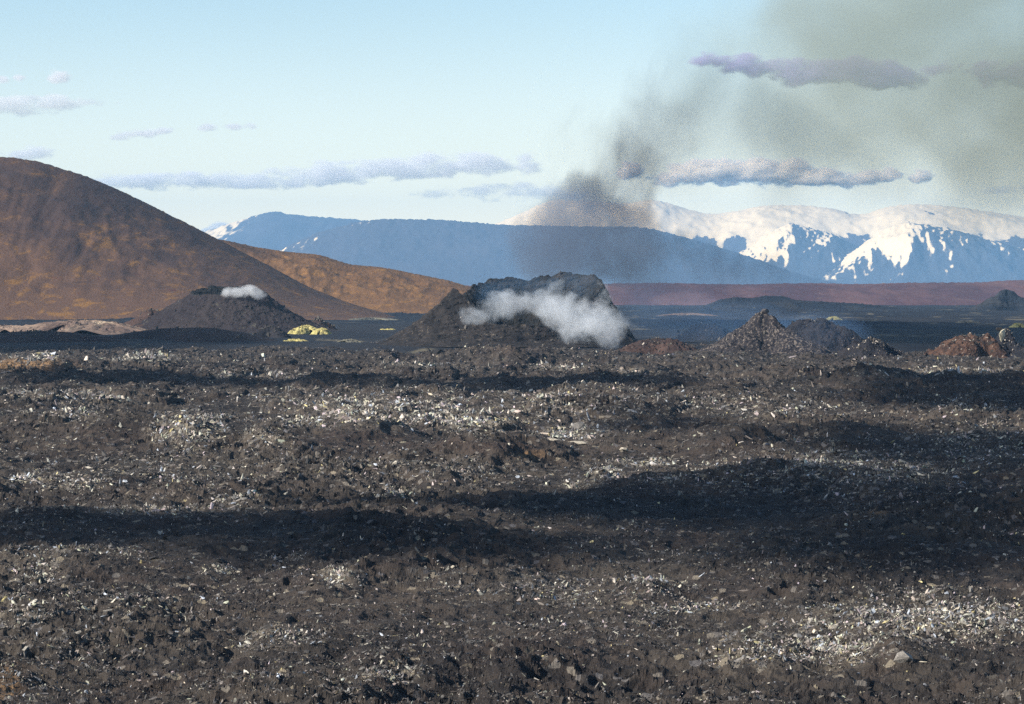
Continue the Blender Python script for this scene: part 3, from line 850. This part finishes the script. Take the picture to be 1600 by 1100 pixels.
PC = (.55, .50, .40); GC = (.30, .28, .25); KC = (.02, .02, .022); BC = (.07, .052, .045)
for a in (
        (905, 671, 26, 22, 'lava_slab', 'light grey upright plate of rock above the long pale slabs', GC, .3, .25, .5, .5, 1),
        (852, 684, 42, 7, 'lava_slab', 'long pale slab tilted to the right, left one of the slab cluster', PC, 0, .18, .5, .4, 2),
        (872, 690, 40, 7, 'lava_slab', 'long narrow pale slab in the middle of the slab cluster', PC, .1, .22, .5, .4, 3),
        (903, 693, 36, 7, 'lava_slab', 'pale flat slab lying level at the right end of the slab cluster', PC, 0, .08, .5, .4, 4),
        (884, 687, 13, 12, 'lava_slab', 'short blocky pale rock wedged between the long slabs', PC, .5, .1, .5, .7, 5),
        (893, 701, 12, 9, 'lava_slab', 'small pale block just below the slab cluster', PC, .9, .1, .5, .7, 6),
        (784, 673, 18, 9, 'lava_rock', 'rounded cream rock on the pale slope left of the slab cluster', PC, .9, .1, .5, .7, 7),
        (975, 706, 18, 8, 'lava_rock', 'cream rock right of and below the slab cluster', PC, .2, .1, .5, .7, 8),
        (378, 788, 26, 9, 'lava_slab', 'pale grey flat slab just above the left shadow band', GC, 0, -.25, .5, .6, 9),
        (398, 812, 34, 16, 'lava_boulder', 'black rounded boulder at the edge of the left shadow band', KC, 0, 0, .5, .7, 10),
        (240, 876, 22, 8, 'lava_boulder', 'black jagged rock below the left shadow band', KC, 0, -.3, .5, .7, 11),
        (1314, 586, 30, 9, 'lava_boulder', 'black flat boulder crowning the dark ridge at right', KC, 0, 0, .5, .7, 12),
        (1072, 564, 26, 6, 'lava_boulder', 'black slot-like block on the smooth grey rise', KC, 0, 0, .5, .5, 13),
        (1412, 1052, 44, 24, 'lava_boulder', 'large grey angular block on the mound at lower right', GC, .4, -.2, .5, .8, 14),
        (1148, 1032, 60, 14, 'lava_slab', 'long grey tilted slab in the pale rubble at lower right', GC, .2, -.5, .5, .4, 15),
        (1215, 1030, 50, 10, 'lava_slab', 'dark narrow tilted slab right of the long grey slab', BC, .2, -.45, .5, .4, 16),
        (1302, 990, 20, 14, 'lava_rock', 'cream rounded block in the middle of the lower right rubble', PC, .2, .1, .5, .7, 17),
        (1247, 998, 22, 15, 'lava_rock', 'grey white block left of the cream rounded block', (.42, .40, .36), .6, .1, .5, .7, 18),
        (1340, 1025, 26, 18, 'lava_rock', 'white broken block in the lower right rubble', PC, .6, .5, .5, .7, 19),
        (1410, 957, 22, 8, 'lava_slab', 'thin white tilted plate at the top of the lower right rubble', PC, .1, -.3, .5, .5, 20),
        (1495, 955, 26, 10, 'lava_slab', 'white tilted plate right of the thin one', PC, .1, -.7, .5, .5, 21),
        (1460, 968, 36, 14, 'lava_rock', 'pale wide block in the right rubble bank', (.5, .46, .38), .1, -.1, .5, .6, 22),
        (1548, 972, 24, 14, 'lava_rock', 'pale block near the right edge of the rubble bank', PC, .7, .2, .5, .6, 23),
        (1507, 982, 28, 9, 'lava_slab', 'pale leaning slab below the wide block', PC, .1, .45, .5, .6, 24),
        (1090, 1092, 90, 10, 'lava_boulder', 'long black rock lip at the bottom edge of the picture', KC, 0, -.03, .5, .5, 25),
        (945, 744, 16, 14, 'lava_rock', 'bright white rock heaped on the small rise at centre', PC, .7, .2, .5, .6, 26),
        (957, 749, 12, 9, 'lava_rock', 'small white rock beside the bright one on the rise', PC, .2, .2, .5, .6, 27),
        (1356, 548, 14, 8, 'lava_rock', 'pale rock on the low mound between the spatter cones', PC, .2, .2, .5, .6, 28)):
    special(*a)


def perch(px_, py_, d_, l_px, h_px, name, lab, color, seed, cat='rock'):
    me = rock_mesh(400 + seed, 1.0, 18); me.materials.append(M_OBJ)
    o = bpy.data.objects.new(name, me)
    L = l_px * d_ / F / 2; H = h_px * d_ / F / 2
    o.location = P(px_, py_, d_); o.scale = (L, L * .8, H); o.rotation_euler = (.2, .2, seed); o.color = (*color, 1)
    COL.objects.link(o); tag(o, lab, cat)


perch(1566, 524, 2070, 20, 24, 'lava_boulder', 'pale yellowish boulder on top of the rusty spatter cone', (.72, .66, .48), 1)
perch(1561, 514, 2076, 18, 9, 'lava_boulder', 'dark cap rock above the pale boulder of the rusty cone', (.04, .035, .03), 2)
perch(1548, 536, 2062, 12, 9, 'lava_rock', 'dark hollow looking rock left below the pale boulder', (.03, .025, .022), 3)
perch(1196, 487, 2228, 22, 14, 'lava_boulder', 'grey knob forming the tip of the spatter cone', (.10, .09, .09), 4)

# ------------------------------------------------------------------ air: steam, smoke, clouds
def blob_volume(name, loc, blobs, color, density, noise_scale, thr=0.35, gain=1.6, aniso=0.0, absorb=None, detail=4, warp=.35, parent=None, stretch=(1, 1, 1), step=0.5, nrough=.6, voxel=None, width=.75, edge=4.0):
    """closed lumpy body (union of ellipsoids) filled with uneven vapour; blobs: (x,y,z, rx,ry,rz, weight) relative to loc"""
    bm = bmesh.new()
    for (bx, by, bz, rx, ry, rz, wt) in blobs:
        r_ = bmesh.ops.create_icosphere(bm, subdivisions=3, radius=1.0)
        for v in r_['verts']:
            v.co = Vector((bx + v.co.x * rx, by + v.co.y * ry, bz + v.co.z * rz))
    me = bpy.data.meshes.new(name); bm.to_mesh(me); bm.free()
    o = bpy.data.objects.new(name, me); COL.objects.link(o)
    if len(blobs) > 1:
        md_ = o.modifiers.new('r', 'REMESH'); md_.mode = 'VOXEL'
        md_.voxel_size = voxel or min(min(b[3], b[5]) for b in blobs) / 3.2
        dg = bpy.context.evaluated_depsgraph_get()
        me2_ = bpy.data.meshes.new_from_object(o.evaluated_get(dg))
        o.modifiers.clear(); o.data = me2_; me2_.name = name
    m = bpy.data.materials.new(name); k = N(m)
    tc = k.n('ShaderNodeTexCoord').outputs['Object']
    nz = k.n('ShaderNodeTexNoise'); nz.inputs['Scale'].default_value = noise_scale * .6; nz.inputs['Detail'].default_value = 2
    k.l(tc, nz.inputs['Vector'])
    sub = k.n('ShaderNodeVectorMath', operation='SUBTRACT'); k.l(nz.outputs['Color'], sub.inputs[0]); sub.inputs[1].default_value = (.5, .5, .5)
    scl = k.n('ShaderNodeVectorMath', operation='SCALE'); k.l(sub.outputs[0], scl.inputs[0]); scl.inputs['Scale'].default_value = warp / noise_scale
    wp = k.n('ShaderNodeVectorMath', operation='ADD'); k.l(tc, wp.inputs[0]); k.l(scl.outputs[0], wp.inputs[1])
    tot = None
    for (bx, by, bz, rx, ry, rz, wt) in blobs:
        s1 = k.n('ShaderNodeVectorMath', operation='SUBTRACT'); k.l(wp.outputs[0], s1.inputs[0]); s1.inputs[1].default_value = (bx, by, bz)
        s2 = k.n('ShaderNodeVectorMath', operation='DIVIDE'); k.l(s1.outputs[0], s2.inputs[0]); s2.inputs[1].default_value = (rx, ry, rz)
        s3 = k.n('ShaderNodeVectorMath', operation='DOT_PRODUCT'); k.l(s2.outputs[0], s3.inputs[0]); k.l(s2.outputs[0], s3.inputs[1])
        q = k.math('MULTIPLY', k.math('SUBTRACT', 1.0, s3.outputs['Value'], True), wt)
        tot = q if tot is None else k.math('MAXIMUM', tot, q) if False else (k.math('ADD', tot, q))
    mp = k.n('ShaderNodeMapping'); mp.inputs[3].default_value = stretch; k.l(wp.outputs[0], mp.inputs[0])
    nn = k.noise(mp.outputs[0], noise_scale, detail, nrough, 0.0)
    f = k.math('ADD', k.math('MULTIPLY', k.math('MINIMUM', tot, 1.1), 1.0), k.math('MULTIPLY', k.math('SUBTRACT', nn, .5), gain))
    f = k.ramp(f, thr, thr + width)
    f = k.math('MULTIPLY', f, k.math('MINIMUM', k.math('MULTIPLY', tot, edge), 1.0))
    pv = k.n('ShaderNodeVolumePrincipled')
    pv.inputs['Color'].default_value = (*color, 1)
    pv.inputs['Anisotropy'].default_value = aniso
    if absorb: pv.inputs['Absorption Color'].default_value = (*absorb, 1)
    k.l(k.math('MULTIPLY', f, density), pv.inputs['Density'])
    k.l(pv.outputs[0], k.out.inputs['Volume'])
    try: m.cycles.volume_step_rate = step
    except Exception: pass
    o.data.materials.clear(); o.data.materials.append(m)
    o.location = loc
    if parent is not None:
        o.parent = parent; o.location = Vector(loc) - parent.location
    return o


def pxblobs(c, lst, depth=1.0):
    """lst: (px, py, rx_px, ry_px, dist, weight[, ry_m]) -> blobs in metres relative to c"""
    out = []
    for q in lst:
        px_, py_, rx, rz, dd_, wt = q[:6]
        X, Y, Z = P(px_, py_, dd_); s = dd_ / F
        dep = q[6] if len(q) > 6 else max(rx, rz) * s * depth
        out.append((X - c[0], Y - c[1], Z - c[2], rx * s, dep, rz * s, wt))
    return out


c = P(840, 500, 2370)
o = blob_volume('steam_cloud', c, pxblobs(c, [(738, 492, 30, 20, 2345, 1.0, 8), (770, 480, 46, 28, 2350, 1.1, 9), (815, 474, 52, 28, 2356, .9, 10), (862, 480, 56, 38, 2352, .9, 10),
        (895, 498, 62, 44, 2345, .9, 11), (922, 512, 66, 36, 2330, .8, 12), (955, 512, 52, 40, 2335, .55, 12), (880, 455, 44, 34, 2385, .38, 10), (935, 475, 46, 40, 2370, .42, 10)]),
        (.82, .91, 1.0), .060, .085, thr=.26, gain=4.0, aniso=.0, detail=6, step=.3, warp=.9, nrough=.65, absorb=(.6, .6, .6), voxel=2.5)
tag(o, 'white steam drifting to the right across the front of the main cone', 'steam')
c = P(390, 456, 3140)
o = blob_volume('steam_cloud', c, pxblobs(c, [(360, 457, 22, 10, 3120, 1.0, 7), (385, 455, 28, 12, 3120, 1.0, 7), (404, 461, 16, 10, 3122, .9, 6)]), (.90, .95, 1.0), .13, .16, thr=.22, gain=2.6, absorb=(.6, .6, .6), step=.35)
tag(o, 'small puff of white steam on the rim of the smaller left cone', 'steam')
c = P(800, 455, 2400)
o = blob_volume('steam_cloud', c, pxblobs(c, [(770, 455, 40, 28, 2405, .8, 12), (830, 448, 60, 30, 2410, .7, 14), (900, 445, 60, 40, 2395, .6, 14)]), (.30, .58, 1.0), .010, .07, thr=.15, gain=1.2, absorb=(.5, .6, .8), step=.6)
tag(o, 'thin blue gas hanging inside the main crater', 'steam')
c = P(1150, 520, 2450)
o = blob_volume('gas_haze', c, pxblobs(c, [(1050, 500, 110, 60, 2520, .9, 40), (1160, 520, 120, 55, 2500, .9, 40), (1270, 525, 110, 40, 2450, 1.0, 60), (1010, 460, 60, 60, 2560, .6, 40), (1280, 520, 90, 50, 2180, .6, 30)]),
        (.30, .55, 1.0), .0028, .02, thr=.1, gain=1.5, absorb=(.4, .55, .9), step=.8)
tag(o, 'thin blue volcanic gas hanging over the dark ground right of the main cone', 'gas')

plume = empty('smoke_plume', P(900, 440, 2480))
tag(plume, 'dark grey smoke rising from the main crater and spreading over the right sky', 'smoke')
c = P(920, 380, 2500)
blob_volume('smoke_base', c, pxblobs(c, [(905, 415, 110, 50, 2510, 1.0, 30), (915, 370, 125, 85, 2530, 1.1, 38), (925, 325, 115, 60, 2550, .9, 36), (1000, 395, 100, 75, 2530, .55, 30), (845, 375, 65, 75, 2520, .6, 26), (1090, 400, 150, 65, 2540, .45, 30), (985, 285, 80, 80, 2560, .75, 34), (1010, 230, 60, 70, 2580, .5, 30), (885, 290, 80, 60, 2540, .45, 30), (1180, 415, 150, 50, 2560, .3, 30)]),
        (.12, .16, .24), .054, .034, thr=.16, gain=3.2, absorb=(.3, .3, .3), step=.35, detail=7, parent=plume, warp=1.2, stretch=(1.3, .3, .7), edge=1.5, width=1.0, nrough=.68)
c = P(1000, 220, 2600)
blob_volume('smoke_column', c, pxblobs(c, [(960, 270, 90, 85, 2570, .9, 34), (1020, 210, 85, 115, 2600, 1.2, 40), (1045, 120, 100, 90, 2640, .6, 40), (925, 205, 90, 75, 2620, .55, 40), (1110, 200, 120, 70, 2620, .3, 40)]),
        (.20, .23, .25), .021, .034, thr=.20, gain=2.9, absorb=(.38, .38, .38), step=.35, detail=7, parent=plume, warp=1.3, stretch=(1.3, .3, .7), edge=1.2, width=1.1, nrough=.68)
c = P(1300, 180, 2900)
blob_volume('smoke_veil', c, pxblobs(c, [(1060, 190, 250, 170, 2800, .5, 90), (1250, 150, 300, 190, 2850, .65, 100), (1450, 150, 340, 220, 2900, .9, 110), (1590, 50, 400, 250, 2950, 1.3, 120), (1370, 30, 350, 190, 2950, .8, 110),
        (1130, 80, 250, 150, 2850, .3, 90), (1400, 290, 420, 160, 2900, .12, 110), (1700, 230, 300, 240, 2950, .9, 120), (1850, 60, 360, 320, 3000, 1.4, 130), (1650, -160, 450, 280, 3000, 1.5, 130)]),
        (.26, .30, .285), .021, .010, thr=.12, gain=2.8, absorb=(.40, .42, .36), step=.35, detail=7, parent=plume, warp=1.1, stretch=(1, .3, 1.3), width=1.5, edge=1.0, nrough=.62)

# clouds, beyond and above the haze
def cloud(name, lst, color, dens, lab, dist=56500, ns=.0048, thr=.30, gain=3.0, stretch=(.6, .15, 1.3), depth=450, absorb=(.6, .6, .65), step=.3):
    c_ = P(lst[0][0], lst[0][1], dist)
    bl = pxblobs(c_, [(q[0], q[1], q[2], q[3], dist, q[4], depth) for q in lst])
    o_ = blob_volume(name, c_, bl, color, dens, ns, thr=thr, gain=gain, stretch=stretch, step=step, absorb=absorb, detail=6, warp=.6, nrough=.62)
    tag(o_, lab, 'cloud')


cloud('cloud', [(170, 283, 110, 16, .8), (300, 283, 140, 19, .9), (440, 280, 140, 21, .95), (560, 268, 130, 23, 1.0), (680, 258, 130, 26, 1.0), (790, 255, 100, 26, .7)], (.985, .975, .995), 0.00420, 'long thin lavender cloud bank stretching from the hill to the smoke')
cloud('cloud', [(690, 300, 80, 14, .6), (800, 300, 90, 20, .8), (880, 300, 60, 20, .8)], (.995, .985, .99), 0.00251, 'faint low white cloud above the flat blue mountain')
cloud('cloud', [(985, 266, 28, 18, 1.1)], (1.0, .85, .62), 0.02600, 'small peach cloud puff left of the larger peach cloud', ns=.007, step=.18, depth=260)  # warm sunlight on the puff is put into its scatter colour
cloud('cloud', [(1060, 274, 60, 22, .8), (1130, 264, 90, 30, 1.1), (1220, 270, 100, 28, 1.1), (1310, 278, 90, 20, .9), (1380, 275, 50, 18, .6)], (1.0, .85, .62), 0.02600, 'peach tinted flat cloud above the snowy range', step=.18, depth=260)  # peach of the low sun painted into the scatter colour
cloud('cloud', [(1440, 275, 26, 14, 1.0)], (1.0, .85, .62), 0.02600, 'tiny peach cloud right of the larger peach cloud', ns=.007, step=.18, depth=260)  # sunlit peach again carried by the volume colour
cloud('cloud', [(1105, 92, 38, 15, .8), (1165, 103, 60, 22, 1.0), (1250, 112, 90, 28, 1.1), (1340, 112, 90, 34, 1.2), (1400, 122, 60, 24, 1.1)], (.52, .48, .72), 0.00858, 'dark purple cloud streak in the upper right sky', absorb=(.25, .25, .38))  # shaded cloud: its dark purple shade is put into scatter and absorption colour
cloud('cloud', [(1470, 105, 60, 18, .6), (1560, 118, 60, 28, 1.0), (1640, 118, 80, 30, 1.0)], (.55, .5, .70), 0.00773, 'dark purple cloud cut by the right edge of the sky', absorb=(.25, .25, .38))  # cloud shade painted into the volume colour here too
cloud('cloud', [(-40, 162, 90, 20, 1.0), (50, 165, 80, 22, 1.0), (110, 160, 60, 15, .7), (160, 158, 50, 8, .5)], (.995, .98, .99), 0.00251, 'pinkish flat cloud at the left edge of the sky')
cloud('cloud', [(93, 120, 26, 13, 1.1)], (.93, .945, .985), 0.00428, 'small grey blue cloud puff above the pinkish cloud', ns=.007)
cloud('cloud', [(5, 124, 16, 8, 1.0), (30, 122, 12, 8, 1.0)], (.93, .945, .985), 0.00428, 'tiny grey blue cloud at the left edge above the pinkish cloud', ns=.007)
cloud('cloud', [(190, 213, 26, 9, .9), (225, 208, 36, 10, .9), (258, 203, 18, 9, 1.0)], (.95, .955, .985), 0.00360, 'thin grey cloud wisp above the slope of the hill', ns=.007)
cloud('cloud', [(325, 199, 22, 8, 1.1), (365, 199, 22, 6, .9), (392, 198, 14, 7, 1.0)], (.95, .955, .985), 0.00360, 'thin grey cloud wisp right of the other, higher in the sky', ns=.007)
cloud('cloud', [(55, 238, 40, 14, 1.1), (20, 242, 30, 10, .8)], (.92, .95, .99), 0.00380, 'grey blue cloud just above the top of the hill', ns=.007)
cloud('cloud', [(345, 352, 22, 7, 1.1), (325, 358, 14, 5, 1.0)], (1.0, .99, .97), 0.00568, 'tiny bright cloud touching the slope of the hill by the blue mountain', ns=.007)
cloud('cloud', [(1570, 295, 60, 12, .7), (1650, 290, 60, 14, .8)], (.985, .97, .98), 0.00228, 'faint lilac cloud above the right end of the snowy range')

# small low clouds up-sun, whose shadows cross the field
M_CL = bpy.data.materials.new('low_cloud'); kk = N(M_CL)
pv = kk.n('ShaderNodeVolumePrincipled'); pv.inputs['Color'].default_value = (.9, .9, .92, 1); pv.inputs['Density'].default_value = .065
kk.l(pv.outputs[0], kk.out.inputs['Volume'])


def shade_cloud(px0, px1, py0, py1, alt=420, rz=11, tilt=0.0, seed=1):
    y0, y1 = dist_of(py1), dist_of(py0)
    yc = (y0 + y1) / 2; xc = ((px0 + px1) / 2 - 800) * yc / F
    rx = (px1 - px0) / 2 * yc / F; ry = (y1 - y0) / 2
    t_ = alt / SZ
    bm = bmesh.new(); bmesh.ops.create_icosphere(bm, subdivisions=4, radius=1)
    for v in bm.verts:
        n_ = mnoise.fractal(v.co * 2.2 + Vector((seed * 7.1, 0, 0)), .8, 2.1, 4)
        v.co *= 1 + .38 * n_
        v.co = Vector((v.co.x * rx, v.co.y * ry + tilt * v.co.x * rx, v.co.z * rz))
    me_ = bpy.data.meshes.new('cloud'); bm.to_mesh(me_); bm.free(); me_.materials.append(M_CL)
    o_ = bpy.data.objects.new('cloud', me_); COL.objects.link(o_)
    o_.location = (xc + SX * t_, yc + SY * t_, alt)
    tag(o_, 'small flat cloud overhead, outside the picture, casting a shadow band on the lava', 'cloud', 'low clouds shading the lava field')


for i, a in enumerate(((-150, 620, 818, 872), (350, 980, 832, 900), (820, 1750, 745, 845), (520, 1250, 778, 812), (1120, 1750, 825, 900), (1340, 1850, 600, 664), (1240, 1800, 672, 760),
                       (1180, 1800, 592, 606), (330, 720, 592, 610), (640, 1100, 598, 622), (980, 1100, 650, 696), (30, 400, 585, 605), (1010, 1700, 499, 540), (-150, 420, 524, 542))):
    shade_cloud(*a, seed=i + 1)

# ------------------------------------------------------------------ haze
bm = bmesh.new(); bmesh.ops.create_cube(bm, size=2)
for v in bm.verts:
    v.co = Vector((v.co.x * 19500, 27250 + v.co.y * 27750, -14 if v.co.z < 0 else 1215))
me = bpy.data.meshes.new('haze'); bm.to_mesh(me); bm.free()
hz = bpy.data.objects.new('haze', me); COL.objects.link(hz)
m = bpy.data.materials.new('haze'); k = N(m)
pv = k.n('ShaderNodeVolumePrincipled'); pv.inputs['Color'].default_value = (.31, .63, 1.0, 1)
pv.inputs['Density'].default_value = 1.75e-5; pv.inputs['Anisotropy'].default_value = 0.0
k.l(pv.outputs[0], k.out.inputs['Volume'])
me.materials.append(m)
tag(hz, 'thin blue air between the lava field and the mountains', None, None, 'stuff')
